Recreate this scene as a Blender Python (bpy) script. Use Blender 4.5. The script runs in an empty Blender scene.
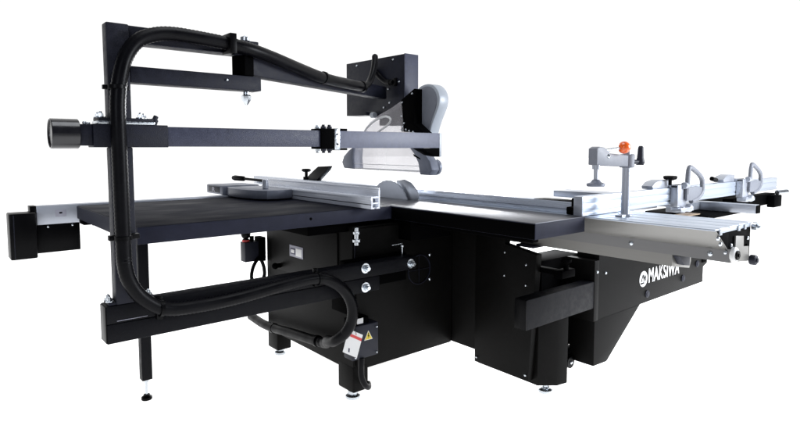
import bpy, bmesh, math, random
from mathutils import Vector, Matrix
random.seed(4)
sc = bpy.context.scene
COL = sc.collection
R = math.radians

# ------------------------------------------------------------------ materials
def mat(name, base, rough=0.5, metal=0.0, spec=0.5, noise=0.0, nscale=40.0, bump=0.0, bscale=300.0,
        rnoise=0.0, stretch=None, alpha=1.0, coat=0.0, emis=None, estr=0.0):
    m = bpy.data.materials.new(name); m.use_nodes = True
    nt = m.node_tree; N = nt.nodes; L = nt.links
    b = N['Principled BSDF']
    b.inputs['Base Color'].default_value = (*base, 1)
    b.inputs['Roughness'].default_value = rough
    b.inputs['Metallic'].default_value = metal
    b.inputs['Specular IOR Level'].default_value = spec
    b.inputs['Coat Weight'].default_value = coat
    b.inputs['Alpha'].default_value = alpha
    if emis:
        b.inputs['Emission Color'].default_value = (*emis, 1); b.inputs['Emission Strength'].default_value = estr
    tc = N.new('ShaderNodeTexCoord'); mp = N.new('ShaderNodeMapping')
    L.new(tc.outputs['Object'], mp.inputs['Vector'])
    if stretch: mp.inputs['Scale'].default_value = stretch
    if noise > 0 or rnoise > 0:
        nz = N.new('ShaderNodeTexNoise'); nz.inputs['Scale'].default_value = nscale; nz.inputs['Detail'].default_value = 6
        L.new(mp.outputs['Vector'], nz.inputs['Vector'])
        if noise > 0:
            mx = N.new('ShaderNodeMix'); mx.data_type = 'RGBA'
            mx.inputs[6].default_value = (*[c*(1-noise) for c in base], 1)
            mx.inputs[7].default_value = (*[min(1, c*(1+noise)) for c in base], 1)
            L.new(nz.outputs['Fac'], mx.inputs[0]); L.new(mx.outputs[2], b.inputs['Base Color'])
        if rnoise > 0:
            mr = N.new('ShaderNodeMapRange'); mr.inputs[1].default_value = .3; mr.inputs[2].default_value = .7
            mr.inputs[3].default_value = max(.02, rough-rnoise); mr.inputs[4].default_value = min(1, rough+rnoise)
            L.new(nz.outputs['Fac'], mr.inputs[0]); L.new(mr.outputs[0], b.inputs['Roughness'])
    if bump > 0:
        n2 = N.new('ShaderNodeTexNoise'); n2.inputs['Scale'].default_value = bscale; n2.inputs['Detail'].default_value = 3
        bp = N.new('ShaderNodeBump'); bp.inputs['Strength'].default_value = bump; bp.inputs['Distance'].default_value = .002
        L.new(mp.outputs['Vector'], n2.inputs['Vector'])
        L.new(n2.outputs['Fac'], bp.inputs['Height']); L.new(bp.outputs['Normal'], b.inputs['Normal'])
    return m

M = {}
M['paint'] = mat('dark_powder_coat', (.0075, .0085, .0165), .5, spec=.22, noise=.6, nscale=45, bump=.5, bscale=420, rnoise=.08)
M['shaded_paint'] = mat('shaded_powder_coat', (.0028, .0030, .0048), .5, spec=.12, noise=.4, nscale=40, bump=.4, bscale=420, rnoise=.08)  # darker copy of the powder coat, light falloff low down put into the colour
M['arm_lit'] = mat('lit_slate_powder_coat', (.135, .145, .195), .40, spec=.45, noise=.3, nscale=50, bump=.4, bscale=420, rnoise=.08)  # lighter copy of the arm paint, brightly lit end put into the colour
M['arm_paint'] = mat('slate_powder_coat', (.038, .042, .070), .42, spec=.4, noise=.35, nscale=55, bump=.5, bscale=420, rnoise=.08)
M['cab'] = mat('cabinet_black', (.0030, .0028, .0026), .5, spec=.09, noise=.3, nscale=6, bump=.25, bscale=350)
M['black'] = mat('deep_black', (.0006, .0006, .0008), .7, spec=.02)
M['top'] = mat('extension_table_top', (.0038, .0048, .0120), .62, spec=.06, noise=.3, nscale=5, rnoise=.10, stretch=(1, 2.2, 1), bump=.12, bscale=200)
M['edge'] = mat('table_edge_paint', (.013, .0145, .028), .6, spec=.18, noise=.3, nscale=30, bump=.3, bscale=420)
M['cast'] = mat('ground_cast_iron', (.11, .113, .128), .42, metal=.9, noise=.4, nscale=9, rnoise=.09, stretch=(1, .25, 1), bump=.08, bscale=250)
M['alu'] = mat('anodised_aluminium', (.44, .465, .52), .34, metal=.6, noise=.06, nscale=30, stretch=(8, .3, 8), rnoise=.05)
M['alu_x'] = mat('fence_aluminium', (.49, .54, .62), .36, metal=.55, noise=.05, nscale=30, stretch=(.3, 8, 8), rnoise=.05)
M['beige'] = mat('satin_aluminium_skirt', (.225, .220, .208), .38, metal=.75, noise=.08, nscale=25, stretch=(6, .25, 6), rnoise=.05)  # base colour carries a warm reflection of the floor
M['flange'] = mat('satin_aluminium_flange', (.19, .188, .188), .4, metal=.75, noise=.08, nscale=25, stretch=(6, .25, 6), rnoise=.05)
M['ripalu'] = mat('bright_rip_aluminium', (.80, .83, .90), .26, metal=.15, noise=.03, nscale=30, stretch=(8, .3, 8), rnoise=.03)
M['railalu'] = mat('slide_rail_aluminium', (.62, .66, .74), .28, metal=.35, noise=.04, nscale=20, stretch=(8, .3, 8), rnoise=.04)
M['grey'] = mat('cast_grey', (.17, .185, .23), .42, metal=.25, noise=.15, nscale=50, bump=.2)
M['lightgrey'] = mat('light_grey_paint', (.38, .41, .45), .4, metal=.1, noise=.06, nscale=30)
M['hoodgrey'] = mat('hood_grey', (.17, .18, .21), .5, noise=.12, nscale=50, bump=.2)
M['zinc'] = mat('zinc_plated', (.62, .66, .70), .25, metal=1, noise=.25, nscale=120, rnoise=.12)
M['steel'] = mat('blade_steel', (.42, .44, .48), .32, metal=.7, noise=.05, nscale=30, rnoise=.04)
M['gloss'] = mat('gloss_black_plastic', (.004, .004, .006), .22, spec=.6, rnoise=.05)
M['hose'] = mat('hose_rubber', (.0014, .0014, .0024), .38, spec=.11, noise=.5, nscale=14, rnoise=.1)
M['plastic'] = mat('black_plastic', (.0015, .0015, .0020), .35, spec=.09)
M['darkplastic'] = mat('dark_grey_plastic', (.014, .0155, .026), .5, spec=.3, bump=.2)
M['orange'] = mat('orange_knob', (.86, .13, .012), .22, coat=.6)
M['white'] = mat('white_print', (.78, .78, .78), .5, noise=.03)
M['label'] = mat('label_grey', (.32, .32, .38), .5, noise=.1)
M['navy'] = mat('label_navy', (.02, .02, .06), .5)
M['yellow'] = mat('warning_yellow', (.75, .58, .05), .5)
M['red'] = mat('tag_red', (.62, .05, .05), .5)
M['brass'] = mat('brown_strip', (.26, .18, .11), .5, noise=.2)
M['rubber'] = mat('white_nylon', (.75, .75, .74), .4)

def acrylic(name, tint, t):
    m = bpy.data.materials.new(name); m.use_nodes = True
    nt = m.node_tree; N = nt.nodes; L = nt.links
    out = N['Material Output']; N.remove(N['Principled BSDF'])
    tr = N.new('ShaderNodeBsdfTransparent'); tr.inputs[0].default_value = (.97, .97, .98, 1)
    df = N.new('ShaderNodeBsdfPrincipled'); df.inputs['Base Color'].default_value = (*tint, 1); df.inputs['Roughness'].default_value = .2
    tc = N.new('ShaderNodeTexCoord'); mp = N.new('ShaderNodeMapping'); mp.inputs['Scale'].default_value = (1, 1.2, .8)
    nz = N.new('ShaderNodeTexNoise'); nz.inputs['Scale'].default_value = 4
    mr = N.new('ShaderNodeMapRange'); mr.inputs[1].default_value = .35; mr.inputs[2].default_value = .65
    mr.inputs[3].default_value = t-.05; mr.inputs[4].default_value = t+.05
    mx = N.new('ShaderNodeMixShader')
    L.new(tc.outputs['Object'], mp.inputs[0]); L.new(mp.outputs[0], nz.inputs['Vector'])
    L.new(nz.outputs['Fac'], mr.inputs[0]); L.new(mr.outputs[0], mx.inputs[0])
    L.new(tr.outputs[0], mx.inputs[1]); L.new(df.outputs[0], mx.inputs[2]); L.new(mx.outputs[0], out.inputs[0])
    return m
M['acrylic'] = acrylic('clear_acrylic', (.95, .91, .93), .30)

# ------------------------------------------------------------------ mesh helpers
def new_bm(): return bmesh.new()

def bevel_edges(bm, faces, w, seg=2):
    if w <= 0: return
    es = list({e for f in faces for e in f.edges})
    bmesh.ops.bevel(bm, geom=es, offset=w, offset_type='OFFSET', segments=seg, profile=.5, affect='EDGES', clamp_overlap=True)

def box(bm, x0, x1, y0, y1, z0, z1, bev=.003, mtx=None):
    t = bmesh.new()
    vs = [t.verts.new((x, y, z)) for x in (x0, x1) for y in (y0, y1) for z in (z0, z1)]
    idx = [(0, 1, 3, 2), (4, 6, 7, 5), (0, 4, 5, 1), (2, 3, 7, 6), (0, 2, 6, 4), (1, 5, 7, 3)]
    fs = [t.faces.new([vs[i] for i in f]) for f in idx]
    bmesh.ops.recalc_face_normals(t, faces=t.faces)
    if bev: bevel_edges(t, list(t.faces), bev)
    merge(bm, t, mtx); return bm

def merge(bm, t, mtx=None):
    if mtx is not None: bmesh.ops.transform(t, matrix=mtx, verts=t.verts)
    me = bpy.data.meshes.new('tmp'); t.to_mesh(me); t.free(); bm.from_mesh(me); bpy.data.meshes.remove(me)

def prism(bm, pts, axis, a, b, bev=.002):
    """pts: 2D polygon in the two other axes (x: (y,z), y: (x,z), z: (x,y)) extruded from a to b along axis."""
    t = bmesh.new()
    def mk(p, s):
        if axis == 'x': return (s, p[0], p[1])
        if axis == 'y': return (p[0], s, p[1])
        return (p[0], p[1], s)
    A = [t.verts.new(mk(p, a)) for p in pts]; B = [t.verts.new(mk(p, b)) for p in pts]
    n = len(pts)
    fa = t.faces.new(A); fb = t.faces.new(list(reversed(B)))
    for i in range(n): t.faces.new((A[i], B[i], B[(i+1) % n], A[(i+1) % n]))
    bmesh.ops.recalc_face_normals(t, faces=t.faces)
    if bev:
        es = list(fa.edges)+list(fb.edges)
        bmesh.ops.bevel(t, geom=es, offset=bev, offset_type='OFFSET', segments=2, profile=.5, affect='EDGES', clamp_overlap=True)
    merge(bm, t); return bm

def frame(d):
    d = Vector(d).normalized(); h = Vector((0, 0, 1)) if abs(d.z) < .95 else Vector((1, 0, 0))
    u = d.cross(h).normalized(); v = d.cross(u).normalized(); return d, u, v

def lathe(bm, p, d, prof, seg=28):
    """prof: list of (distance along d, radius)."""
    t = bmesh.new(); d, u, v = frame(d); p = Vector(p); rings = []
    for s, r in prof:
        rings.append([t.verts.new(p+d*s+(u*math.cos(2*math.pi*k/seg)+v*math.sin(2*math.pi*k/seg))*max(r, 1e-5)) for k in range(seg)])
    for a, b in zip(rings, rings[1:]):
        for k in range(seg): t.faces.new((a[k], a[(k+1) % seg], b[(k+1) % seg], b[k]))
    t.faces.new(list(reversed(rings[0]))); t.faces.new(rings[-1])
    bmesh.ops.remove_doubles(t, verts=t.verts, dist=2e-5)
    bmesh.ops.recalc_face_normals(t, faces=t.faces)
    merge(bm, t); return bm

def cyl(bm, p, q, r, bev=.0015, seg=24):
    p = Vector(p); q = Vector(q); L = (q-p).length; bev = min(bev, r*.5, L*.3)
    return lathe(bm, p, q-p, [(0, r-bev), (bev, r), (L-bev, r), (L, r-bev)], seg)

def sphere(bm, c, r, sc_=(1, 1, 1)):
    t = bmesh.new(); bmesh.ops.create_uvsphere(t, u_segments=28, v_segments=18, radius=r)
    bmesh.ops.scale(t, vec=sc_, verts=t.verts); bmesh.ops.translate(t, vec=c, verts=t.verts); merge(bm, t); return bm

def spline(pts, step):
    P = [Vector(p) for p in pts]; P = [P[0]*2-P[1]]+P+[P[-1]*2-P[-2]]; out = []
    for i in range(1, len(P)-2):
        a, b, c, d = P[i-1:i+3]; n = max(2, int((c-b).length/step))
        for k in range(n):
            t = k/n
            out.append(.5*((2*b)+(c-a)*t+(2*a-5*b+4*c-d)*t*t+(3*b-a-3*c+d)*t**3))
    out.append(P[-2]); return out

def tube(bm, pts, r, step=.01, seg=16, ribs=0.0):
    P = spline(pts, step); t = bmesh.new(); rings = []; up = None
    for i, p in enumerate(P):
        d = (P[min(i+1, len(P)-1)]-P[max(i-1, 0)]).normalized()
        if up is None: _, up, _ = frame(d)
        up = (up-d*up.dot(d)).normalized(); w = d.cross(up)
        rr = r*(1-ribs*(i % 2))
        rings.append([t.verts.new(p+(up*math.cos(2*math.pi*k/seg)+w*math.sin(2*math.pi*k/seg))*rr) for k in range(seg)])
    for a, b in zip(rings, rings[1:]):
        for k in range(seg): t.faces.new((a[k], a[(k+1) % seg], b[(k+1) % seg], b[k]))
    t.faces.new(list(reversed(rings[0]))); t.faces.new(rings[-1])
    bmesh.ops.recalc_face_normals(t, faces=t.faces)
    merge(bm, t); return bm

def obj(name, bm, m, parent=None, smooth=True, label=None):
    me = bpy.data.meshes.new(name); bm.to_mesh(me); bm.free()
    me.materials.append(M[m] if isinstance(m, str) else m)
    if smooth:
        for f in me.polygons: f.use_smooth = True
        me.set_sharp_from_angle(angle=R(32))
    o = bpy.data.objects.new(name, me); COL.objects.link(o)
    if parent is not None:
        o.parent = parent
        w = parent
        off = Vector((0, 0, 0))
        while w is not None: off += w.location; w = w.parent
        me.transform(Matrix.Translation(-off))
    if label: o['label'] = label
    return o

def thing(name, label, cat, loc=(0, 0, 0), group=None):
    o = bpy.data.objects.new(name, None); COL.objects.link(o); o.location = loc
    o.empty_display_size = .1; o['label'] = label; o['category'] = cat
    if group: o['group'] = group
    return o
def tag(o, label, cat, group=None):
    o['label'] = label; o['category'] = cat
    if group: o['group'] = group
    return o
def B(name, dims, m, parent, bev=.003, **k): return obj(name, box(new_bm(), *dims, bev), m, parent, **k)

def hexbolt(bm, p, d, r, h):
    d0, u, v = frame(d); p = Vector(p); t = bmesh.new()
    A = [t.verts.new(p+(u*math.cos(k*math.pi/3)+v*math.sin(k*math.pi/3))*r) for k in range(6)]
    Bv = [t.verts.new(p+d0*h+(u*math.cos(k*math.pi/3)+v*math.sin(k*math.pi/3))*r*.92) for k in range(6)]
    t.faces.new(A); t.faces.new(Bv)
    for k in range(6): t.faces.new((A[k], A[(k+1) % 6], Bv[(k+1) % 6], Bv[k]))
    bmesh.ops.recalc_face_normals(t, faces=t.faces); merge(bm, t)
    return bm

def screw(parent, p, d, r=.007, m='zinc', name='screw'):
    b = new_bm(); lathe(b, p, d, [(-.002, r), (.002, r), (.005, r*.7), (.006, r*.35)], 12)
    return obj(name, b, m, parent)

def bolt(parent, p, d, r=.011, shaft=.02):
    b = new_bm(); p = Vector(p); d = Vector(d).normalized()
    lathe(b, p, d, [(0, r*1.5), (.003, r*1.5)], 18); hexbolt(b, p+d*.003, d, r, .01)
    cyl(b, p+d*.012, p+d*(.012+shaft), r*.5, seg=12)
    return obj('bolt', b, 'zinc', parent)

def text_mesh(name, body, size, m, parent, mtx, bold=0.0, xs=1.0, depth=.0006, space=1.0):
    cu = bpy.data.curves.new(name, 'FONT'); cu.body = body; cu.size = size; cu.extrude = depth; cu.offset = bold; cu.space_character = space
    t = bpy.data.objects.new(name+'_src', cu); COL.objects.link(t)
    dg = bpy.context.evaluated_depsgraph_get(); me = bpy.data.meshes.new_from_object(t.evaluated_get(dg))
    COL.objects.unlink(t); bpy.data.objects.remove(t)
    me.transform(Matrix.Diagonal((xs, 1, 1, 1))); me.transform(mtx)
    b = new_bm(); b.from_mesh(me); bpy.data.meshes.remove(me)
    return obj(name, b, m, parent, smooth=False)

# ------------------------------------------------------------------ setting
H = 1.15
aX = R(49.7)
FW = Vector((math.cos(aX), math.sin(aX), 0)); RT = Vector((math.sin(aX), -math.cos(aX), 0))

def floor_material():
    m = bpy.data.materials.new('glowing_white_sweep'); m.use_nodes = True  # floor glows so it stays white and shadowless, dimmer behind the camera
    nt = m.node_tree; N = nt.nodes; L = nt.links; b = N['Principled BSDF']
    b.inputs['Base Color'].default_value = (.86, .86, .86, 1); b.inputs['Roughness'].default_value = .7
    b.inputs['Specular IOR Level'].default_value = .1
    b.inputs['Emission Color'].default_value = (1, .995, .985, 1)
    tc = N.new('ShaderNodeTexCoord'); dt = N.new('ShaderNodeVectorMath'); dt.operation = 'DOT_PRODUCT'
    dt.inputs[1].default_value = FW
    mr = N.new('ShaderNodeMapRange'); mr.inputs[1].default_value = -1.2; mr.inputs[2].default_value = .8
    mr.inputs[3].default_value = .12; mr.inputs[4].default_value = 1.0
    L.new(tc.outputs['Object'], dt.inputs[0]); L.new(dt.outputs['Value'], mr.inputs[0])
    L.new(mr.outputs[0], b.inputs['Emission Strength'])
    return m
M['floor'] = floor_material()
b = new_bm(); box(b, -60, 60, -60, 60, -.05, 0, 0)
fl = obj('floor', b, 'floor', smooth=False); fl['kind'] = 'structure'

w = bpy.data.worlds.new('World'); sc.world = w; w.use_nodes = True
nt = w.node_tree; N = nt.nodes; L = nt.links; bg = N['Background']
tc = N.new('ShaderNodeTexCoord'); dt = N.new('ShaderNodeVectorMath'); dt.operation = 'DOT_PRODUCT'
nm = N.new('ShaderNodeVectorMath'); nm.operation = 'NORMALIZE'
dt.inputs[1].default_value = FW
L.new(tc.outputs['Generated'], nm.inputs[0]); L.new(nm.outputs[0], dt.inputs[0])
cr = N.new('ShaderNodeValToRGB'); L.new(dt.outputs['Value'], cr.inputs[0])
e = cr.color_ramp.elements
e[0].position = 0.0; e[0].color = (.10, .105, .12, 1); e[1].position = .58; e[1].color = (1, 1, 1, 1)
x = cr.color_ramp.elements.new(.12); x.color = (.22, .225, .25, 1)
L.new(cr.outputs[0], bg.inputs[0]); bg.inputs[1].default_value = 1.08

def area(name, loc, target, size, energy, color=(1, 1, 1), size_y=None):
    l = bpy.data.lights.new(name, 'AREA'); l.energy = energy; l.color = color; l.size = size
    if size_y: l.shape = 'RECTANGLE'; l.size_y = size_y
    o = bpy.data.objects.new(name, l); COL.objects.link(o); o.location = loc
    o.rotation_euler = (Vector(target)-Vector(loc)).to_track_quat('-Z', 'Y').to_euler(); return o
area('softbox_right', (3.7, -.5, 1.6), (1.9, 2.0, 1.1), 1.1, 100, (.9, .94, 1), 1.1)
BK = FW*7.5+RT*.75
area('softbox_back', (BK.x, BK.y, 1.15+.74), (1.8, 1.7, .9), 1.7, 260, (.96, .98, 1), .9)
area('softbox_top', (1.2, 1.4, 3.6), (1.3, 2.2, .9), 1.6, 38, (.93, .96, 1))
area('softbox_left', (-1.6, -.6, 1.9), (.9, 2.2, .9), 1.0, 16, (.85, .9, 1))

# ================================================================== PANEL SAW
saw = thing('panel_saw', 'large black sliding table panel saw with an overhead blade guard arm on white floor', 'panel saw', (1.46, 2.05, 0))

# ---- cabinet ----
b = new_bm()
box(b, 1.46, 2.09, 2.05, 2.87, .135, .80, .004)
cab = obj('cabinet', b, 'cab', saw)
# rounded side leg outline: near-left leg and far-left leg, near part of the side rail
leg = lambda: new_bm()
def arc(cx, cz, r, a0, a1, n=5): return [(cx+r*math.cos(R(a0+(a1-a0)*k/n)), cz+r*math.sin(R(a0+(a1-a0)*k/n))) for k in range(n+1)]
B('leg', (1.458, 1.545, 2.048, 2.17, .035, .16), 'cab', cab, .008)
B('leg', (1.458, 1.545, 2.76, 2.872, .035, .16), 'cab', cab, .008)
B('leg', (2.0, 2.088, 2.76, 2.868, .035, .16), 'cab', cab, .008)
# side panel pieces
B('side_panel', (1.452, 1.4595, 2.16, 2.80, .50, .76), 'cab', cab, .002, label='lighter side panel carrying a machine label')
B('recess', (1.4530, 1.4592, 2.08, 2.21, .395, .475), 'black', cab, .001)
lb = B('rating_plate', (1.4495, 1.4518, 2.463, 2.596, .592, .651), 'label', cab, .0005)
for (y0, y1, z0, z1, mm) in ((2.585, 2.538, .636, .606, 'navy'), (2.530, 2.473, .640, .600, 'white'), (2.578, 2.545, .630, .612, 'white'), (2.520, 2.500, .632, .618, 'navy')):
    B('print', (1.448-.0006*(mm == 'white'), 1.4497, min(y0, y1), max(y0, y1), z0, z1), mm, lb, .0002)
# vertical folded seam on the front and small door line
B('seam', (1.468, 1.474, 2.044, 2.0495, .60, .79), 'paint', cab, .001)
fp = B('front_panel', (1.475, 2.08, 2.040, 2.0496, .16, .79), 'cab', cab, .002)
# dust port on the front: ring, cross and two screws
b = new_bm(); t = bmesh.new()
ring = [(math.cos(2*math.pi*k/40), math.sin(2*math.pi*k/40)) for k in range(40)]
for r0, r1, y0, y1 in ((.074, .070, 2.0405, 2.034),):
    A = [[t.verts.new((1.851+c*r, y, .5555+s*r)) for c, s in ring] for r, y in ((r0, y0), (r0, y1), (r1, y1), (r1, y0))]
    for a, c in zip(A, A[1:]+A[:1]):
        for k in range(40): t.faces.new((a[k], a[(k+1) % 40], c[(k+1) % 40], c[k]))
bmesh.ops.recalc_face_normals(t, faces=t.faces); merge(b, t)
box(b, 1.78, 1.922, 2.036, 2.0398, .5545, .5565, 0); box(b, 1.85, 1.852, 2.037, 2.0398, .484, .627, 0)
obj('dust_port', b, 'paint', cab)
for z in (.62, .497): screw(cab, (1.925, 2.040, z), (0, -1, 0), .008)
# under-table levelling bolts, a hanging screw and small fittings on the dark front
b = new_bm(); cyl(b, (1.462, 2.02, .72), (1.462, 2.02, .80), .010); cyl(b, (1.462, 2.02, .735), (1.462, 2.02, .748), .019); cyl(b, (1.462, 2.02, .77), (1.462, 2.02, .782), .016)
obj('jack_bolt', b, 'zinc', saw)
b = new_bm(); cyl(b, (1.70, 1.99, .635), (1.70, 1.99, .70), .0045); cyl(b, (1.70, 1.99, .628), (1.70, 1.99, .64), .010); cyl(b, (1.70, 1.99, .69), (1.70, 1.99, .70), .009)
cyl(b, (1.64, 1.99, .705), (1.70, 1.99, .708), .004)
obj('stop_screw', b, 'zinc', saw)
b = new_bm(); cyl(b, (1.82, 1.99, .758), (1.875, 1.975, .752), .005); cyl(b, (1.885, 1.985, .748), (1.905, 1.97, .744), .013)
obj('lock_handle', b, 'zinc', saw)
screw(saw, (1.735, 2.038, .755), (0, -1, 0), .004); screw(saw, (1.75, 2.038, .754), (0, -1, 0), .004)

# ---- step frame, column and support on the operator side ----
b = new_bm()
prism(b, [(1.885, .08), (1.885, .80), (1.70, .80), (1.70, .700), (1.52, .672), (1.555, .08)], 'x', 2.09, 2.13, .002)
box(b, 2.0905, 2.30, 1.87, 2.87, .14, .80, .003)
fr = obj('frame_panel', b, 'cab', saw)
for (y, z) in ((1.870, .105), (1.570, .105), (1.70, .66), (1.70, .55), (1.575, .62), (1.575, .525)):
    screw(fr, (2.089, y, z), (-1, 0, 0), .006)
b = new_bm()
prism(b, [(2.135, 1.90), (2.132, 1.60), (2.130, 1.532), (2.198, 1.474), (2.262, 1.462), (2.262, 1.90)], 'z', .055, .40, .004)
col_ = obj('column', b, 'cab', saw)
b = new_bm()
prism(b, [(2.145, 1.555), (2.102, 1.556), (2.195, 1.4725), (2.232, 1.466), (2.232, 1.555)], 'z', .20, .42, .002)
B('gearbox', (2.20, 2.52, 1.57, 1.72, .17, .622), 'black', saw, .004)
B('cover_strip', (2.12, 2.24, 1.56, 1.66, .692, .704), 'paint', saw, .004)
kb = new_bm(); cyl(kb, (2.14, 1.40, .62), (2.14, 1.40, .645), .012); lathe(kb, (2.14, 1.40, .648), (0, 0, 1), [(0, .012), (.006, .022), (.018, .024), (.022, .018)])
box(kb, 2.09, 2.19, 1.385, 1.43, .585, .620, .004); box(kb, 2.12, 2.16, 1.40, 1.62, .590, .612, .003)
obj('clamp_lever', kb, 'black', saw)
b = new_bm(); box(b, 1.893, 2.416, 1.42, 1.482, .392, .521, .004); beam = obj('support_tube', b, 'shaded_paint', saw)
b = new_bm(); box(b, 1.889, 1.8945, 1.421, 1.481, .394, .519, .001); obj('end_cap', b, 'plastic', beam)
screw(beam, (1.93, 1.44, .391), (0, 0, -1), .006)
# motor foot seen right of the column
b = new_bm(); box(b, 2.31, 2.47, 1.55, 1.64, .105, .16, .006); cyl(b, (2.40, 1.53, .10), (2.40, 1.57, .10), .030); cyl(b, (2.36, 1.55, .10), (2.36, 1.66, .10), .024)
mo = obj('drive_roller', b, 'plastic', saw)
screw(mo, (2.40, 1.529, .10), (0, -1, 0), .009)

# big support arm with the brand
b = new_bm()
prism(b, [(2.445, .330), (3.645, .330), (3.645, .425), (3.70, .440), (3.70, .475), (3.50, .556), (3.30, .559), (2.445, .665)], 'y', 1.42, 1.54, .003)
plate = obj('swing_support', b, 'cab', saw)
B('end_flange', (2.405, 2.4445, 1.418, 1.60, .328, .620), 'cab', plate, .002)
B('end_flange', (3.62, 3.68, 1.415, 1.46, .452, .56), 'black', plate, .003)
b = new_bm()
prism(b, [(2.425, .105), (2.545, .100), (2.870, .329), (2.425, .329)], 'y', 1.424, 1.56, .003)
obj('gusset', b, 'cab', plate)
for p in ((2.425, .565), (2.50, .55)): screw(plate, (p[0], 1.417, p[1]), (0, -1, 0), .007)
for p in ((2.93, .375), (3.36, .395), (3.55, .455)):
    b = new_bm(); lathe(b, (p[0], 1.419, p[1]), (0, -1, 0), [(0, .020), (.003, .020), (.006, .014), (.008, .014)], 18); obj('bolt', b, 'darkplastic', plate)
# emblem: white disc with dark slanted strokes, and the lettering
b = new_bm(); lathe(b, (2.885, 1.4195, .462), (0, -1, 0), [(0, .042), (.001, .042)], 40)
lg = obj('logo', b, 'white', plate)
for pts in ([(-.024, -.012), (-.008, .022), (-.001, .022), (-.016, -.012)], [(-.007, .022), (0.004, -.008), (.010, -.002), (0, .022)],
            [(.000, -.014), (.014, .018), (.021, .018), (.008, -.014)], [(.014, .018), (.024, -.012), (.031, -.012), (.021, .018)],
            [(-.030, -.016), (-.026, -.024), (.012, -.022), (.008, -.016)]):
    b = new_bm(); prism(b, [(2.882+u*1.05, .462+v*1.1) for u, v in pts], 'y', 1.4182, 1.4174, 0); obj('logo_stroke', b, 'black', lg)
mt = Matrix.Translation((2.938, 1.4192, .434)) @ Matrix.Rotation(R(90), 4, 'X')
text_mesh('lettering', 'MAKSIWA', .108, 'white', plate, mt, bold=.0018, xs=.72, space=1.07)

# ---- extension table ----
b = new_bm(); box(b, .555, 1.667, 2.03, 2.985, .822, .880, .002); et = obj('extension_table', b, 'edge', saw)
b = new_bm(); box(b, .558, 1.667, 2.033, 2.982, .8795, .8815, .0005)
obj('table_surface', b, 'top', et)
b = new_bm(); cyl(b, (1.235, 2.0285, .856), (1.235, 2.0305, .856), .006, .0002); obj('screw_hole', b, 'black', et)
B('underframe', (1.25, 2.02, 2.08, 2.95, .775, .8215), 'black', et, .003)
# ---- cast iron saw table ----
b = new_bm(); box(b, 1.670, 1.990, 1.222, 3.20, .821, .8795, .002); mt_ = obj('main_table', b, 'edge', saw)
b = new_bm(); box(b, 1.6695, 1.990, 1.2215, 3.20, .8790, .8815, .001); obj('table_surface', b, 'cast', mt_)
B('side_shade', (1.6685, 1.6698, 1.224, 2.028, .822, .8765), 'black', mt_, .0003)  # thin black sheet painting the shade on the unlit table side
B('table_rib', (1.72, 1.98, 1.95, 2.04, .72, .8205), 'black', mt_, .004)
B('table_rib', (1.76, 1.80, 1.30, 1.95, .79, .8205), 'black', mt_, .004)
# ---- fence rail at the far side with its end box ----
b = new_bm(); box(b, .395, 1.66, 2.99, 3.05, .803, .889, .003); rail = obj('fence_rail', b, 'alu', saw)
B('rail_end_cap', (.370, .3948, 2.988, 3.052, .800, .8905), 'plastic', rail, .002)
eb = B('end_box', (.392, .566, 2.992, 3.08, .674, .8025), 'plastic', rail, .003)
for x in (.437, .535): screw(eb, (x, 2.991, .793), (0, -1, 0), .006)
eb = B('motor_box', (.286, .386, 2.93, 3.03, .664, .866), 'plastic', rail, .006)
b = new_bm(); box(b, .300, .304, 2.928, 2.9302, .67, .86, .0005); obj('seam', b, 'paint', eb)
# scale/vernier mark
b = new_bm(); box(b, .468, .512, 2.9885, 2.9902, .836, .866, .0004); obj('scale_window', b, 'label', rail)
b = new_bm(); box(b, .484, .496, 2.9878, 2.9886, .850, .857, .0002); obj('pointer', b, 'black', rail)
b = new_bm(); cyl(b, (.60, 2.90, .805), (.72, 2.90, .80), .012); sphere(b, (.70, 2.85, .79), .022, (1.6, 1, .5)); box(b, .56, .75, 2.88, 2.97, .80, .8215, .003)
obj('rail_bracket', b, 'black', saw)
# ---- rear leg under the extension table ----
b = new_bm(); box(b, .727, .772, 2.66, 2.705, .095, .8215, .003); rl = obj('support_leg', b, 'shaded_paint', saw)
def foot(parent, x, y, top, r=.034, m='zinc', stem=.012):
    b = new_bm(); lathe(b, (x, y, 0), (0, 0, 1), [(0, r*.94), (.004, r), (.012, r*.97), (.019, r*.6), (.024, r*.55)], 26)
    o = obj('levelling_foot', b, m, parent)
    b = new_bm(); cyl(b, (x, y, .015), (x, y, top), stem, seg=16); hexbolt(b, (x, y, top-.014), (0, 0, 1), stem*2, .012)
    obj('stem', b, 'zinc', o); return o
foot(saw, .7495, 2.682, .096, .024, 'plastic', .006)
foot(saw, 1.482, 2.085, .036); foot(saw, 1.502, 2.81, .036); foot(saw, 2.045, 2.81, .036); foot(saw, 2.215, 1.548, .056)

# ---- lower beam (two stacked tubes) ----
b = new_bm(); box(b, .428, 1.735, 1.93, 2.0, .594, .652, .003); lbm = obj('lower_beam', b, 'shaded_paint', saw)
B('beam_tube', (.428, 1.52, 1.9305, 2.0,   .530, .5925), 'shaded_paint', lbm, .003)
B('mounting_block', (1.38, 1.735, 2.0005, 2.0395, .53, .66), 'black', lbm, .002)
b = new_bm(); box(b, .458, .55, 1.9288, 1.9302, .6005, .6022, .0003); obj('highlight_line', b, 'label', lbm)  # pale strip painted as a highlight along the beam face
for (x, z) in ((1.441, .636), (1.441, .553), (1.700, .622)):
    b = new_bm(); lathe(b, (x, 1.93, z), (0, -1, 0), [(0, .0215), (.003, .0215), (.0035, .013)], 28)
    hexbolt(b, (x+.002, 1.9265, z), (0, -1, 0), .0155, .012); cyl(b, (x+.002, 1.915, z), (x+.002, 1.904, z), .009)
    obj('flange_bolt', b, 'zinc', lbm)
screw(lbm, (.915, 1.929, .625), (0, -1, 0), .0045)
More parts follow.
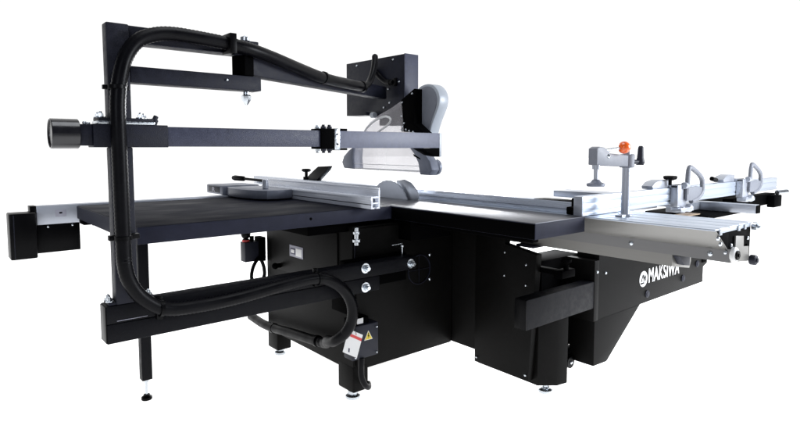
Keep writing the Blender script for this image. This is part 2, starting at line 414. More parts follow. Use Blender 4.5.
B('end_cap', (.4255, .4280, 1.932, 1.998, .533, .650), 'plastic', lbm, .0008)

# ---- overhead post ----
b = new_bm(); box(b, .458, .524, 1.93, 1.98, .6525, 1.152, .004); box(b, .458, .524, 1.93, 1.98, 1.225, 1.536, .004)
post = obj('overhead_post', b, 'paint', saw)
box_l = B('foot_plate', (.436, .580, 1.934, 1.996, .6526, .662), 'paint', post, .002)
for (x, y) in ((.443, 1.95), (.447, 1.985), (.56, 1.95), (.568, 1.975)): bolt(post, (x, y, .662), (0, 0, 1), .008, .006)
B('flange_plate', (.425, .592, 1.925, 2.005, 1.2245, 1.234), 'zinc', post, .002)
B('flange_plate', (.428, .588, 1.928, 2.002, 1.2342, 1.244), 'paint', post, .002)
for (x, y) in ((.436, 1.94), (.440, 1.99), (.552, 1.94), (.575, 1.985)): bolt(post, (x, y, 1.244), (0, 0, 1), .009, .007)
# upper and middle brackets
b = new_bm(); box(b, .5245, .972, 1.945, 2.0, 1.484, 1.536, .003); box(b, .5245, .972, 1.935, 2.0, 1.4815, 1.4845, .001); obj('bracket_arm', b, 'paint', post)
b = new_bm(); box(b, .5245, .972, 1.93, 2.0, 1.357, 1.408, .003); br = obj('bracket_arm', b, 'paint', post)
screw(br, (.84, 1.929, 1.388), (0, -1, 0), .005)
b = new_bm(); cyl(b, (.93, 1.968, 1.325), (.93, 1.968, 1.356), .011); lathe(b, (.93, 1.968, 1.325), (0, 0, 1), [(-.018, .004), (0, .016), (.014, .018), (.02, .012)], 6)
obj('pivot_bolt', b, 'zinc', br)
b = new_bm(); cyl(b, (.93, 1.968, 1.537), (.93, 1.968, 1.552), .018); cyl(b, (.93, 1.968, 1.55), (.93, 1.968, 1.556), .008); obj('pivot_bolt', b, 'zinc', post)

# swinging conduit arm to the guard motor box
ang = math.atan2(.423, .906)
mtx = Matrix.Translation((.93, 1.968, 0)) @ Matrix.Rotation(ang, 4, 'Z')
b = new_bm(); box(b, .0, 1.12, -.026, .03, 1.414, 1.4795, .003, mtx); sw = obj('swing_arm', b, 'paint', saw)
b = new_bm(); box(b, -.040, .010, -.030, .030, 1.4095, 1.4808, .003, mtx); obj('hinge_block', b, 'black', sw)

# ---- horizontal overhead arm ----
b = new_bm(); box(b, .411, .633, 1.925, 2.0, 1.152, 1.224, .002); sl = obj('arm_sleeve', b, 'paint', saw)
b = new_bm(); box(b, .633, 1.30, 1.930, 1.993, 1.1545, 1.2195, .002)
oa = obj('overhead_arm', b, 'arm_paint', saw)
b = new_bm(); box(b, 1.312, 1.879, 1.928, 1.995, 1.1495, 1.2195, .002); obj('front_tube', b, 'arm_lit', oa)
b = new_bm(); box(b, .376, .411, 1.932, 1.99, 1.157, 1.222, .002); obj('inner_tube', b, 'paint', oa)
b = new_bm(); lathe(b, (.377, 1.962, 1.193), (-1, 0, 0), [(0, .043), (.002, .045), (.073, .045), (.075, .043), (.0751, .041), (.071, .040)], 40); obj('end_knob', b, 'gloss', oa)
b = new_bm(); box(b, 1.222, 1.2825, 1.922, 2.0, 1.146, 1.2275, .002); box(b, 1.305, 1.355, 1.9325, 2.0, 1.2196, 1.229, .002); box(b, 1.305, 1.355, 1.9325, 2.0, 1.141, 1.1490, .002)
obj('clamp_flange', b, 'black', oa)
b = new_bm(); box(b, 1.284, 1.311, 1.921, 2.0, 1.143, 1.2285, .002); obj('clamp_plate', b, 'zinc', oa)
for x in (1.24, 1.268):
    for y in (1.935, 1.98):
        b = new_bm(); cyl(b, (x, y, 1.130), (x, y, 1.243), .0065); hexbolt(b, (x, y, 1.228), (0, 0, 1), .011, .008); hexbolt(b, (x, y, 1.146), (0, 0, -1), .011, .008)
        obj('bolt', b, 'zinc' if y > 1.95 else 'darkplastic', oa)
for p in ((1.29, 1.165), (1.29, 1.205)): screw(oa, (1.298, 1.9205, p[1]), (0, -1, 0), .004, 'darkplastic')
b = new_bm(); cyl(b, (.597, 1.965, 1.222), (.605, 1.965, 1.244), .011); cyl(b, (.603, 1.965, 1.242), (.609, 1.965, 1.255), .008); obj('set_screw', b, 'darkplastic', sl)
b = new_bm(); cyl(b, (.393, 1.95, 1.222), (.393, 1.95, 1.231), .006); cyl(b, (.404, 1.95, 1.222), (.404, 1.95, 1.229), .005); obj('set_screw', b, 'zinc', sl)
b = new_bm(); prism(b, [(1.762, 1.1490), (1.890, 1.1490), (1.890, 1.108), (1.838, 1.116)], 'y', 1.9285, 1.99, .001); obj('guard_bracket', b, 'black', oa)
b = new_bm(); box(b, 1.8795, 1.892, 1.9278, 1.995, 1.108, 1.2195, .001); obj('end_plate', b, 'lightgrey', oa)

# ---- blade guard ----
acr = [(2.729, 1.033), (2.708, 1.104), (2.648, 1.167), (2.59, 1.24), (2.525, 1.294), (2.444, 1.329), (2.341, 1.361), (2.262, 1.392), (2.244, 1.233), (2.236, 1.191), (2.181, 1.155), (2.135, 1.1), (2.108, 1.019)]
t = bmesh.new()
def wall(x):
    vs = [t.verts.new((x, y, z)) for y, z in acr]; f = t.faces.new(vs); return vs
A = wall(1.925); Bv = wall(1.985)
for i in range(len(acr)-1): t.faces.new((A[i], A[i+1], Bv[i+1], Bv[i]))
bmesh.ops.recalc_face_normals(t, faces=t.faces)
gd = obj('blade_guard', t, 'acrylic', saw, smooth=False, label='clear acrylic blade hood with grey ends')
b = new_bm(); box(b, 1.9225, 1.9245, 2.11, 2.70, 1.030, 1.037, .0003); box(b, 1.9225, 1.9245, 2.11, 2.68, 1.058, 1.061, .0003); obj('shield_glint', b, 'white', gd)  # white strips drawn as glints on the clear shield
# curved glint on the acrylic, drawn as a white tube
b = new_bm(); tube(b, [(1.921, 2.60, 1.20), (1.921, 2.55, 1.262), (1.921, 2.46, 1.305), (1.921, 2.38, 1.318), (1.921, 2.34, 1.30), (1.921, 2.37, 1.27), (1.921, 2.45, 1.235), (1.921, 2.49, 1.19)], .006, .02, 8); obj('shield_glint', b, 'white', gd)
b = new_bm(); prism(b, [(2.773, 1.032), (2.793, 1.067), (2.772, 1.103), (2.721, 1.138), (2.671, 1.160), (2.681, 1.092), (2.672, 1.029)], 'x', 1.914, 1.99, .010); obj('end_cap', b, 'grey', gd)
b = new_bm(); prism(b, [(2.195, 1.162), (2.132, 1.152), (2.072, 1.128), (2.029, 1.085), (2.014, 1.043), (2.036, 1.016), (2.101, 1.017), (2.116, 1.075), (2.147, 1.12)], 'x', 1.912, 1.965, .006); ec = obj('end_cap', b, 'grey', gd)
b = new_bm(); prism(b, [(2.150, 1.120), (2.10, 1.100), (2.096, 1.092), (2.145, 1.108)], 'x', 1.9105, 1.913, .0005); obj('slot', b, 'black', ec)
b = new_bm(); cyl(b, (1.966, 2.058, 1.054), (1.992, 2.058, 1.054), .040, .006, 36); obj('side_roller', b, 'grey', gd)
b = new_bm(); prism(b, [(2.267, 1.398), (2.268, 1.30), (2.267, 1.235), (2.085, 1.223), (2.166, 1.275), (2.166, 1.449)], 'x', 1.930, 1.986, .002); mo = obj('hood_mount', b, 'black', gd)
for p in ((2.255, 1.385), (2.178, 1.425), (2.26, 1.315), (2.25, 1.26), (2.225, 1.245), (2.20, 1.238), (2.17, 1.232), (2.24, 1.278), (2.262, 1.245)): screw(mo, (1.929, *p), (-1, 0, 0), .0055)
hood = [(2.165, 1.15), (2.208, 1.274), (2.208, 1.452), (2.18, 1.468), (2.135, 1.474), (2.091, 1.465), (2.058, 1.438), (2.043, 1.402), (2.047, 1.363), (2.066, 1.325), (2.090, 1.281), (2.112, 1.226), (2.125, 1.15)]
hs = [Vector((0, a, c)) for a, c in hood]
sm = [hood[0], hood[1]]+[(p.y, p.z) for p in spline(hs[2:], .015)]
b = new_bm(); prism(b, sm, 'x', 1.990, 2.055, .006); hd = obj('dust_hood', b, 'lightgrey', gd)
cy = sum(p[0] for p in sm)/len(sm); cz = 1.37
inn = [(2.199, 1.16), (2.199, 1.442)]+[(2.128+(p[0]-2.128)*.80, 1.37+(p[1]-1.37)*.88) for p in sm[3:]]
b = new_bm(); prism(b, inn, 'x', 1.986, 1.9905, .001); obj('hood_face', b, 'hoodgrey', hd)
# motor box behind the swing arm
pan = [(2.819, 1.648), (2.291, 1.643), (2.291, 1.268), (2.504, 1.274), (2.504, 1.317), (2.549, 1.318), (2.549, 1.352), (2.624, 1.355), (2.624, 1.337), (2.819, 1.341)]
b = new_bm(); prism(b, pan, 'x', 1.9715, 2.069, .004); pb = obj('control_box', b, 'paint', gd)
B('side_cover', (1.9716, 2.067, 2.2860, 2.2908, 1.27, 1.645), 'arm_paint', pb, .001)
for p in ((2.38, 1.622), (2.71, 1.625), (2.33, 1.500), (2.46, 1.372), (2.41, 1.395), (2.42, 1.470), (2.57, 1.345)): screw(pb, (1.9705, *p), (-1, 0, 0), .006)
b = new_bm(); box(b, 1.962, 1.9712, 2.345, 2.375, 1.482, 1.522, .002); cyl(b, (1.966, 2.375, 1.502), (1.966, 2.41, 1.502), .014); obj('cable_gland', b, 'plastic', pb)
b = new_bm(); cyl(b, (1.955, 2.52, 1.333), (1.955, 2.55, 1.333), .016); obj('hood_clip', b, 'lightgrey', pb)

# ---- saw blade and riving knife ----
t = bmesh.new()
by, bz, brd = 2.375, .805, .172
pts = []
nt_ = 96
for k in range(nt_):
    a = 2*math.pi*k/nt_; rr = brd if k % 3 else brd*.985
    pts.append((by+rr*math.cos(a), bz+rr*math.sin(a)))
b = new_bm(); prism(b, pts, 'x', 1.934, 1.9375, 0); lathe(b, (1.9339, by, bz), (-1, 0, 0), [(0, .168), (.0012, .168), (.0014, .160)], 72); blade = obj('saw_blade', b, 'steel', saw)
kn = [(2.18, .86), (2.15, .90), (2.165, .935), (2.21, .970), (2.26, .985), (2.33, .975), (2.30, .90), (2.29, .86)]
b = new_bm(); prism(b, kn, 'x', 1.950, 1.954, .0008); obj('riving_knife', b, 'steel', saw)

# ---- sliding table ----
tt = new_bm()
# top extrusion with T-slot grooves (grooves are gaps between strips)
strips = [(2.0, 2.034), (2.039, 2.118), (2.122, 2.206), (2.211, 2.290), (2.294, 2.333)]
for x0, x1 in strips: box(tt, x0, x1, .747, 4.15, .874, .880, .001)
box(tt, 2.050, 2.330, .749, 4.15, .862, .8735, .0005)
st = obj('sliding_table', tt, 'alu_x', saw)
b = new_bm(); prism(b, [(1.9995, .8785), (2.1095, .7965), (2.1095, .8020), (2.0070, .8735)], 'y', .745, 3.6, .0006); obj('side_skirt', b, 'beige', st)
b = new_bm(); prism(b, [(2.1060, .8030), (2.1060, .757), (2.166, .7485), (2.166, .7515), (2.1095, .760), (2.1095, .8034)], 'y', .735, 3.4, .0006); fg = obj('skirt_flange', b, 'flange', st)
for y in (.80, 1.09): screw(fg, (2.1055, y, .780), (-1, 0, 0), .009)
b = new_bm(); prism(b, [(2.163, .747), (2.163, .702), (2.32, .675), (2.332, .70), (2.332, .75)], 'y', .955, 3.3, .003); gr = obj('guide_profile', b, 'beige', st)
b = new_bm(); prism(b, [(2.166, .744), (2.205, .705), (2.255, .697), (2.255, .737)], 'y', .928, .954, .002); obj('end_cap', b, 'darkplastic', gr)
b = new_bm(); prism(b, [(2.020, .8730), (2.0280, .8600), (2.110, .802), (2.128, .775), (2.128, .8730)], 'y', .750, .757, .0008)
prism(b, [(2.128, .873), (2.333, .873), (2.333, .735), (2.308, .735), (2.308, .80), (2.20, .80), (2.128, .80)], 'y', .750, .757, .0008)
box(b, 2.125, 2.33, .757, 3.9, .757, .8515, .002)
ep = obj('end_plate', b, 'black', st)
for (x, z) in ((2.03, .848), (2.052, .826), (2.10, .792), (2.145, .812), (2.302, .822)): screw(ep, (x, .749, z), (0, -1, 0), .007)
for (x0, x1, z0) in ((2.036, 2.056, .872), (2.200, 2.22, .872), (2.262, 2.276, .872)):
    b = new_bm(); box(b, x0, x1, .7445, .7495, z0-.015, z0+.002, .001); obj('slot_insert', b, 'lightgrey', ep)
b = new_bm(); prism(b, [(2.150, .752), (2.150, .797), (2.172, .803), (2.172, .843), (2.246, .836), (2.249, .798), (2.300, .793), (2.305, .738)], 'y', .742, .7485, .001); bp_ = obj('bearing_plate', b, 'beige', ep)
b = new_bm(); cyl(b, (2.128, .738, .783), (2.128, .722, .783), .027, .003, 36); wh = obj('roller', b, 'rubber', ep)
b = new_bm(); cyl(b, (2.128, .7218, .783), (2.128, .716, .783), .017, .002); cyl(b, (2.128, .7158, .783), (2.128, .712, .783), .007); obj('hub', b, 'plastic', wh)
b = new_bm(); cyl(b, (2.335, .748, .738), (2.335, .725, .738), .019, .003); cyl(b, (2.335, .724, .738), (2.335, .72, .738), .009); obj('roller', b, 'darkplastic', ep)
b = new_bm(); cyl(b, (2.345, .748, .862), (2.345, .728, .862), .017, .003); cyl(b, (2.345, .727, .862), (2.345, .72, .862), .008); obj('stop_knob', b, 'zinc', ep)
# raised guide profile behind the crosscut fence
b = new_bm(); box(b, 2.033, 2.115, 1.312, 4.2, .8805, .929, .003); rg = obj('raised_rail', b, 'railalu', saw)
b = new_bm()
box(b, 2.0318, 2.0332, 1.312, 4.2, .8985, .9005, .0003)
obj('rail_groove', b, 'grey', rg)
b = new_bm(); box(b, 2.036, 2.112, 1.314, 1.50, .9292, .9312, .0005); obj('rail_insert', b, 'black', rg)
B('end_block', (2.03, 2.10, 1.236, 1.3115, .8808, .946), 'black', rg, .004)
B('end_block', (2.0, 2.0295, 1.245, 1.315, .8815, .912), 'black', rg, .004)

# ---- small electrical enclosures ----
eb = B('switch_box', (1.402, 1.545, 1.972, 2.0396, .222, .372), 'darkplastic', saw, .005)
for (x, z) in ((1.416, .352), (1.533, .352), (1.533, .236), (1.416, .236)): screw(eb, (x, 1.971, z), (0, -1, 0), .005)
b = new_bm(); box(b, 1.40, 1.50, 1.985, 2.035, .3722, .404, .004); obj('cable_entry', b, 'black', eb)
b = new_bm(); box(b, 1.435, 1.468, 1.9825, 1.9848, .378, .402, .0005); obj('sticker', b, 'white', eb)
def tri(bm, cx, cz, s, y0, y1): prism(bm, [(cx-s*.55, cz-s*.45), (cx+s*.55, cz-s*.45), (cx, cz+s*.55)], 'y', y0, y1, 0)
b = new_bm(); tri(b, 1.488, .320, .042, 1.9710, 1.9718); wt = obj('warning_sign', b, 'white', eb)
b = new_bm(); tri(b, 1.488, .3195, .035, 1.9702, 1.9709); obj('sign_face', b, 'yellow', wt)
b = new_bm(); prism(b, [(1.486, .333), (1.490, .333), (1.4885, .321), (1.493, .321), (1.486, .306), (1.488, .317), (1.484, .317)], 'y', 1.9694, 1.9701, 0); obj('bolt_symbol', b, 'black', wt)
b = new_bm(); box(b, 1.345, 1.447, 2.90, 2.96, .522, .632, .004); sb = obj('start_box', b, 'darkplastic', saw)
b = new_bm(); box(b, 1.425, 1.4600, 2.88, 2.95, .52, .655, .003); cyl(b, (1.40, 2.93, .632), (1.40, 2.93, .66), .012); obj('box_bracket', b, 'black', sb)
b = new_bm(); cyl(b, (1.365, 2.93, .632), (1.365, 2.93, .648), .018); sphere(b, (1.365, 2.93, .675), .026, (1, 1, 1.1)); obj('stop_button', b, 'plastic', sb)
b = new_bm(); cyl(b, (1.365, 2.93, .6325), (1.365, 2.93, .644), .0205); obj('button_collar', b, 'red', sb)
b = new_bm(); tube(b, [(1.45, 2.90, .55), (1.41, 2.89, .53), (1.385, 2.89, .49), (1.375, 2.89, .44), (1.385, 2.89, .40)], .010, .015, 10); tube(b, [(1.43, 2.88, .53), (1.445, 2.88, .49), (1.448, 2.88, .44), (1.43, 2.88, .41)], .010, .015, 10)
obj('box_cable', b, 'plastic', sb)
b = new_bm(); cyl(b, (1.4598, 2.70, .525), (1.43, 2.70, .525), .012); sphere(b, (1.42, 2.70, .525), .017); obj('lock_knob', b, 'black', cab)
b = new_bm(); tube(b, [(1.452, 1.975, .225), (1.448, 1.972, .19), (1.450, 1.972, .14), (1.468, 1.972, .10), (1.50, 1.99, .075), (1.53, 2.03, .07)], .013, .012, 12)
obj('power_cable', b, 'hose', saw)

# ================================================================== HOSE
hz = thing('extraction_hose', 'thick black ribbed hose clipped along the overhead post and lower beam of the saw', 'hose', (.475, 1.9, .6))
def arm_pt(s, off, z):
    c, s_ = .906, .423
    return (.93+c*s+s_*off, 1.968+s_*s-c*off, z)
path = [(1.45, 3.06, .165), (1.418, 2.80, .178), (1.410, 2.50, .212), (1.400, 2.20, .246), (1.345, 2.08, .300),
        (1.315, 1.98, .332), (1.334, 1.925, .378), (1.350, 1.903, .433), (1.348, 1.897, .494), (1.320, 1.897, .554), (1.264, 1.897, .604), (1.186, 1.898, .635), (1.061, 1.898, .634), (.858, 1.898, .616),
        (.713, 1.898, .612), (.600, 1.898, .622), (.530, 1.898, .668), (.493, 1.898, .725), (.479, 1.898, .784), (.477, 1.898, .863),
        (.476, 1.898, 1.05), (.474, 1.893, 1.205), (.476, 1.895, 1.297), (.487, 1.898, 1.373), (.506, 1.90, 1.435),
        (.540, 1.902, 1.482), (.590, 1.905, 1.508), (.650, 1.908, 1.519), (.737, 1.908, 1.517), (.842, 1.910, 1.510), (.925, 1.915, 1.500),
        arm_pt(.08, .058, 1.487), arm_pt(.25, .058, 1.468), arm_pt(.42, .056, 1.452), arm_pt(.60, .055, 1.447), arm_pt(.79, .055, 1.447)]
b = new_bm(); tube(b, path, .0235, .006, 18, ribs=.06)
obj('hose', b, 'hose', hz)
def strap(p, d, r=.027, wdt=.016, tab=None):
    b = new_bm(); p = Vector(p); d = Vector(d).normalized()
    lathe(b, p-d*wdt/2, d, [(0, r-.003), (.001, r), (wdt-.001, r), (wdt, r-.003)], 24)
    if tab: box(b, *tab, .0015)
    obj('hose_clip', b, 'plastic', hz)
strap((.475, 1.896, 1.336), (0, 0, 1), .0262, .013, (.44, .515, 1.915, 1.930, 1.329, 1.343))
strap((.477, 1.898, .870), (0, 0, 1), .0262, .014, (.44, .53, 1.910, 1.930, .862, .878))
strap((.585, 1.898, .626), (1, 0, -.1), .0268, .014, (.575, .594, 1.915, 1.930, .585, .665))
strap((1.186, 1.898, .635), (1, 0, 0), .0268, .014, (1.178, 1.194, 1.912, 1.930, .60, .672))
strap((.842, 1.910, 1.510), (1, 0, -.05), .0268, .016, (.832, .856, 1.875, 1.945, 1.474, 1.542))
strap(arm_pt(.44, .056, 1.452), (.906, .423, -.03), .0268, .014)
strap(arm_pt(.79, .055, 1.447), (.906, .423, 0), .0268, .022)
strap((1.416, 2.72, .185), (0, 1, -.1), .027, .02); strap((1.402, 2.26, .239), (0, 1, -.1), .027, .02)
b = new_bm()
e0 = arm_pt(.79, .055, 1.450)
tube(b, [e0, arm_pt(.86, .050, 1.468), arm_pt(.92, .045, 1.525), arm_pt(.955, .040, 1.585), arm_pt(.975, .030, 1.618), arm_pt(1.005, .015, 1.612), (1.950, 2.52, 1.585), (1.962, 2.49, 1.545), (1.966, 2.44, 1.510), (1.966, 2.40, 1.502)], .0165, .006, 14, ribs=.05)
obj('conduit', b, 'hose', hz)

# ================================================================== RIP FENCE
rf = thing('rip_fence', 'silver aluminium rip fence with grey rounded head lying across the black table', 'rip fence', (1.5, 2.4, .882))
t = new_bm()
# hollow profile: L-shaped extrusion with visible chambers at its end
y0, y1 = 1.962, 3.0
for d in ((1.500, 1.508, .8830, .937), (1.540, 1.548, .8830, .965)): box(t, d[0], d[1], y0, y1, d[2], d[3], .001)
for d in ((1.508, 1.540, .930, .937), (1.508, 1.540, .9050, .9105), (1.508, 1.518, .8830, .8885), (1.530, 1.540, .8830, .8885)): box(t, d[0], d[1], y0, y1, d[2], d[3], .001)
box(t, 1.5405, 1.5475, y0, y1,   .965, .974, .001)
box(t, 1.4975, 1.5005, y0, y1, .924, .9335, .001)
pr = obj('fence_profile', t, 'ripalu', rf)
b = new_bm(); box(b, 1.5085, 1.5395, 1.99, 2.99, .9110, .9295, 0); obj('profile_core', b, 'grey', rf)
b = new_bm(); box(b, 1.4992, 1.5002, 1.9625, 3.0, .9000, .9035, 0); obj('profile_groove', b, 'darkplastic', rf)
b = new_bm(); cyl(b, (1.513, 1.99, .897), (1.535, 1.99, .899), .007); obj('nut', b, 'zinc', rf)
# head casting
head = [(1.285, 3.24), (1.275, 3.05), (1.278, 2.93), (1.283, 2.80), (1.305, 2.70), (1.345, 2.63), (1.395, 2.612), (1.470, 2.62), (1.496, 2.64), (1.496, 3.24)]
b = new_bm(); prism(b, [(1.300, 3.02)]+head[2:9]+[(1.496, 3.02)], 'z', .888, .935, .006); hd = obj('fence_head', b, 'grey', rf)
b = new_bm(); box(b, 1.277, 1.497, 3.02, 3.25, .8900, .941, .006); obj('head_block', b, 'grey', hd)
b = new_bm(); box(b, 1.2755, 1.2772, 3.06, 3.22, .900, .934, .0005); bd = obj('badge', b, 'darkplastic', hd)
mt = Matrix.Translation((1.2748, 3.165, .9045)) @ Matrix(((0, 0, -1, 0), (-1, 0, 0, 0), (0, 1, 0, 0), (0, 0, 0, 1)))
text_mesh('badge_mark', 'R', .034, 'label', bd, mt, bold=.0008, xs=2.0)
b = new_bm(); box(b, 1.32, 1.48, 2.66, 3.2, .8822, .8878, .001); obj('slide_pad', b, 'black', hd)
b = new_bm(); cyl(b, (1.39, 2.735, .935), (1.39, 2.735, .985), .016, .003); obj('clamp_stud', b, 'alu', hd)
b = new_bm(); cyl(b, (1.39, 2.735, .977), (1.37, 2.94, .981), .0075); lathe(b, (1.37, 2.94, .981), (-.1, 1, .01), [(0, .008), (.01, .014), (.10, .0155), (.12, .012), (.128, .004)], 18)
obj('clamp_lever', b, 'plastic', hd)

# ================================================================== edging shoe on the far sliding table
es = thing('edging_shoe', 'small black clamping shoe with star knob standing at the far end of the sliding table', 'clamp', (2.07, 3.4, .93))
b = new_bm(); t = bmesh.new()
prism(b, [(3.407, .9292), (3.419, .956), (3.34, 1.0), (3.289, 1.025), (3.166, 1.031), (3.19, 1.004), (3.275, .950), (3.305, .9292)], 'x', 2.06, 2.10, .003); obj('shoe', b, 'plastic', es)
b = new_bm(); cyl(b, (2.07, 3.455, .9292), (2.07, 3.455, .985), .011); cyl(b, (2.07, 3.455, .9292), (2.07, 3.455, .95), .022); obj('stud', b, 'plastic', es)
b = new_bm(); lathe(b, (2.07, 3.455, .982), (0, 0, 1), [(0, .018), (.006, .032), (.018, .034), (.024, .026)], 8); obj('star_knob', b, 'plastic', es)

# ================================================================== OUTRIGGER
ot = thing('outrigger_table', 'aluminium outrigger frame with dark slab behind the sliding table under the crosscut fence', 'outrigger table', (3.2, 1.4, .82))
b = new_bm(); box(b, 2.98, 3.42, 1.15, 1.47, .795, .812, .002); obj('support_slab', b, 'black', ot)
b = new_bm(); box(b, 2.34, 2.975, 1.40, 1.45, .835, .872, .003); obj('frame_rail', b, 'alu', ot)
b = new_bm(); box(b, 3.26, 3.315, 1.028, 1.60, .8125, .858, .003); fr2 = obj('frame_rail', b, 'alu', ot)
B('end_cap', (3.2615, 3.3135, 1.023, 1.0275, .814, .8565), 'black', fr2, .001)
b = new_bm(); box(b, 2.98, 3.2595, 1.30, 1.36, .815, .856, .003); obj('frame_rail', b, 'alu', ot)
b = new_bm(); box(b, 3.55, 4.26, 1.235, 1.295, .79, .858, .004); box(b, 4.10, 4.24, 1.19, 1.234, .775, .85, .006); box(b, 3.32, 4.2, 1.44, 1.5, .78, .86, .004); obj('end_bracket', b, 'black', ot)
b = new_bm(); cyl(b, (3.40, 1.46, .56), (3.40, 1.46, .7950), .028); obj('pivot_post', b, 'black', ot)
b = new_bm(); box(b, 2.56, 2.74, 1.09, 1.15, .8450, .8490, .001); obj('wear_strip', b, 'brass', ot)
b = new_bm(); cyl(b, (4.24, 1.22, .862), (4.33, 1.19, .866), .016); obj('length_stop', b, 'zinc', ot)

# ================================================================== CROSSCUT FENCE
cf = thing('crosscut_fence', 'long bright aluminium crosscut fence with two flip stops lying across the sliding table', 'crosscut fence', (3.0, 1.22, .881))
b = new_bm(); X0, X1 = 1.975, 4.24
box(b, X0, X1, 1.222, 1.262, .8830, .896, .001); box(b, X0, X1, 1.226, 1.262, .896, .903, 0); box(b, X0, X1, 1.222, 1.262, .903, .9315, .001)
box(b, X0, X1, 1.225, 1.262, .9315, .9345, 0); box(b, X0, X1, 1.222, 1.262, .9345, .960, .001)
obj('fence_profile', b, 'alu_x', cf)
B('end_cap', (1.970, 1.9748, 1.2225, 1.2615, .8832, .9595), 'alu', cf, .001)
b = new_bm(); box(b, 2.2, 2.31, 1.2625, 1.515, .930, .9590, .002); obj('mitre_bar', b, 'alu', cf)
def flip_stop(x, first=True):
    fs = bpy.data.objects.new('flip_stop', None); COL.objects.link(fs); fs.parent = cf; fs.location = (x-3.0, 1.20-1.22, 0)
    b = new_bm(); ox = x
    # carriage wrapped over the fence
    box(b, ox-.075, ox+.02, 1.185, 1.2215, .870, .975, .004); box(b, ox-.075, ox+.02, 1.187, 1.30, .9605, .975, .003)
    cyl(b, (ox-.03, 1.18, .972), (ox+.01, 1.18, .972), .016)
    prism(b, [(ox-.23, .9605), (ox-.235, .975), (ox-.20, .993), (ox-.14, 1.002), (ox-.076, .999), (ox-.076, .9605)], 'y', 1.23, 1.285, .004)
    obj('carriage', b, 'alu', fs)
    b = new_bm()
    tube(b, [(ox+.0, 1.178, .93), (ox+.0, 1.176, .98), (ox+.0, 1.174, 1.040), (ox+.010, 1.174, 1.056), (ox+.03, 1.174, 1.056), (ox+.09, 1.174, 1.035), (ox+.135, 1.174, 1.014), (ox+.158, 1.174, .996), (ox+.164, 1.174, .975), (ox+.166, 1.175, .935), (ox+.12, 1.176, .905), (ox+.05, 1.177, .892)], .0115, .006, 12)
    prism(b, [(ox-.012, .90), (ox-.012, .96), (ox+.10, .965), (ox+.170, .955), (ox+.170, .935), (ox+.09, .895)], 'y', 1.170, 1.180, .002)
    obj('handle', b, 'hoodgrey', fs)
    b = new_bm(); cyl(b, (ox-.03, 1.19, .845), (ox-.03, 1.19, .872), .02); sphere(b, (ox+.035, 1.18, .862), .020); box(b, ox-.08, ox+.06, 1.165, 1.215, .848, .868, .004); obj('stop_foot', b, 'alu', fs)
    return fs
f1 = flip_stop(2.795)
b = new_bm(); cyl(b, (2.70, 1.215, .975), (2.70, 1.215, 1.0), .008); lathe(b, (2.70, 1.215, .998), (0, 0, 1), [(0, .012), (.006, .030), (.018, .034), (.022, .026)], 8); obj('star_knob', b, 'plastic', f1)
f2 = flip_stop(3.615)
b = new_bm(); cyl(b, (3.33, 1.25, .975), (3.27, 1.25, .985), .012); obj('star_knob', b, 'plastic', f2)

# ================================================================== HOLD-DOWN CLAMP
cl = thing('hold_down_clamp', 'grey workpiece clamp with orange ball lever standing on the sliding table', 'clamp', (2.135, 1.13, .88))
px, py = 2.132, 1.132
b = new_bm(); cyl(b, (px, py, .8805), (px, py, 1.145), .0165, .003, 30); obj('post', b, 'alu', cl)
b = new_bm(); cyl(b, (px, py, .8806), (px, py, .890), .027, .002); box(b, px-.05, px+.03, py-.015, py+.015, .8806, .888, .001); obj('post_base', b, 'alu', cl)
b = new_bm(); cyl(b, (px, py, 1.073), (px, py, 1.126), .029, .004, 30); prism(b, [(1.883, 1.088), (1.883, 1.148), (1.900, 1.155), (1.935, 1.152), (1.975, 1.130), (2.11, 1.122), (2.11, 1.077), (1.96, 1.083)], 'y', 1.112, 1.150, .005)
arm = obj('clamp_arm', b, 'hoodgrey', cl)
b = new_bm(); cyl(b, (1.908, 1.131, 1.03), (1.908, 1.131, 1.092), .0085); cyl(b, (1.908, 1.131, 1.072), (1.908, 1.131, 1.090), .015); obj('spindle', b, 'alu', cl)
b = new_bm(); lathe(b, (1.908, 1.131, 1.008), (0, 0, 1), [(0, .030), (.004, .033), (.011, .033), (.016, .020), (.024, .014), (.026, .010)], 30); obj('pressure_pad', b, 'grey', cl)
b = new_bm(); cyl(b, (1.925, 1.128, 1.138), (2.025, 1.10, 1.150), .0055); cyl(b, (1.93, 1.150, 1.135), (1.965, 1.110, 1.118), .009); obj('lever_rod', b, 'zinc', cl)
b = new_bm(); sphere(b, (2.040, 1.095, 1.152), .0235); obj('lever_ball', b, 'orange', cl)
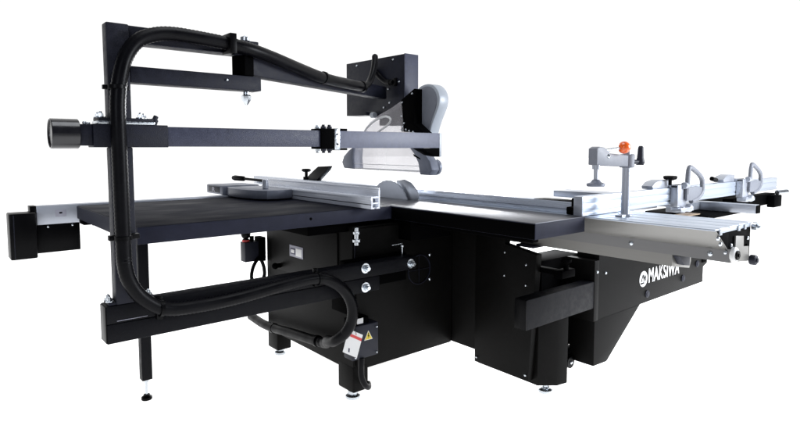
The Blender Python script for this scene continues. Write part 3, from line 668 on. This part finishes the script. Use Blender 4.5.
b = new_bm(); cyl(b, (px+.028, py-.01, 1.095), (px+.065, py-.02, 1.095), .009); lathe(b, (px+.068, py-.02, 1.082), (.03, 0, 1), [(0, .014), (.012, .018), (.03, .013), (.07, .0105), (.076, .006)], 18); obj('side_lever', b, 'darkplastic', cl)

# ================================================================== TAG
tg = thing('hanging_tag', 'white paper tag with red stripe hanging beside the switch box', 'tag', (1.39, 1.95, .38))
b = new_bm(); prism(b, [(1.368, .380), (1.442, .338), (1.409, .243), (1.335, .287)], 'y', 1.950, 1.9508, 0); tp = obj('tag_sheet', b, 'white', tg, smooth=False)
b = new_bm(); prism(b, [(1.3635, .366), (1.4365, .3235), (1.4325, .312), (1.3595, .3545)], 'y', 1.9494, 1.9499, 0); obj('stripe', b, 'red', tp, smooth=False)
b = new_bm(); prism(b, [(1.365, .298), (1.372, .294), (1.370, .277), (1.363, .281)], 'y', 1.9494, 1.9499, 0); obj('print', b, 'navy', tp, smooth=False)
b = new_bm(); prism(b, [(1.403, .352), (1.408, .349), (1.407, .344), (1.402, .347)], 'y', 1.9494, 1.9499, 0); obj('print', b, 'red', tp, smooth=False)
b = new_bm(); tube(b, [(1.405, 1.949, .352), (1.404, 1.952, .372), (1.41, 1.975, .383), (1.41, 1.99, .392)], .0012, .01, 6); obj('string', b, 'plastic', tg)

# ------------------------------------------------------------------ camera
cam = bpy.data.cameras.new('camera'); co = bpy.data.objects.new('camera', cam); COL.objects.link(co)
pitch = math.atan(43/568.)
f3 = FW*math.cos(pitch)-Vector((0, 0, 1))*math.sin(pitch); u3 = FW*math.sin(pitch)+Vector((0, 0, 1))*math.cos(pitch)
rot = Matrix((RT, u3, -f3)).transposed()
co.matrix_world = Matrix.Translation((0, 0, H)) @ rot.to_4x4()
cam.sensor_width = 36; cam.sensor_fit = 'HORIZONTAL'; cam.lens = 36*568/800.; cam.shift_y = -(223.5-191)/800.
cam.clip_start = .05; cam.clip_end = 500
sc.camera = co
sc.render.engine = 'CYCLES'
sc.view_settings.view_transform = 'Standard'; sc.view_settings.look = 'None'; sc.view_settings.exposure = 0
sc.cycles.max_bounces = 8; sc.cycles.transparent_max_bounces = 12
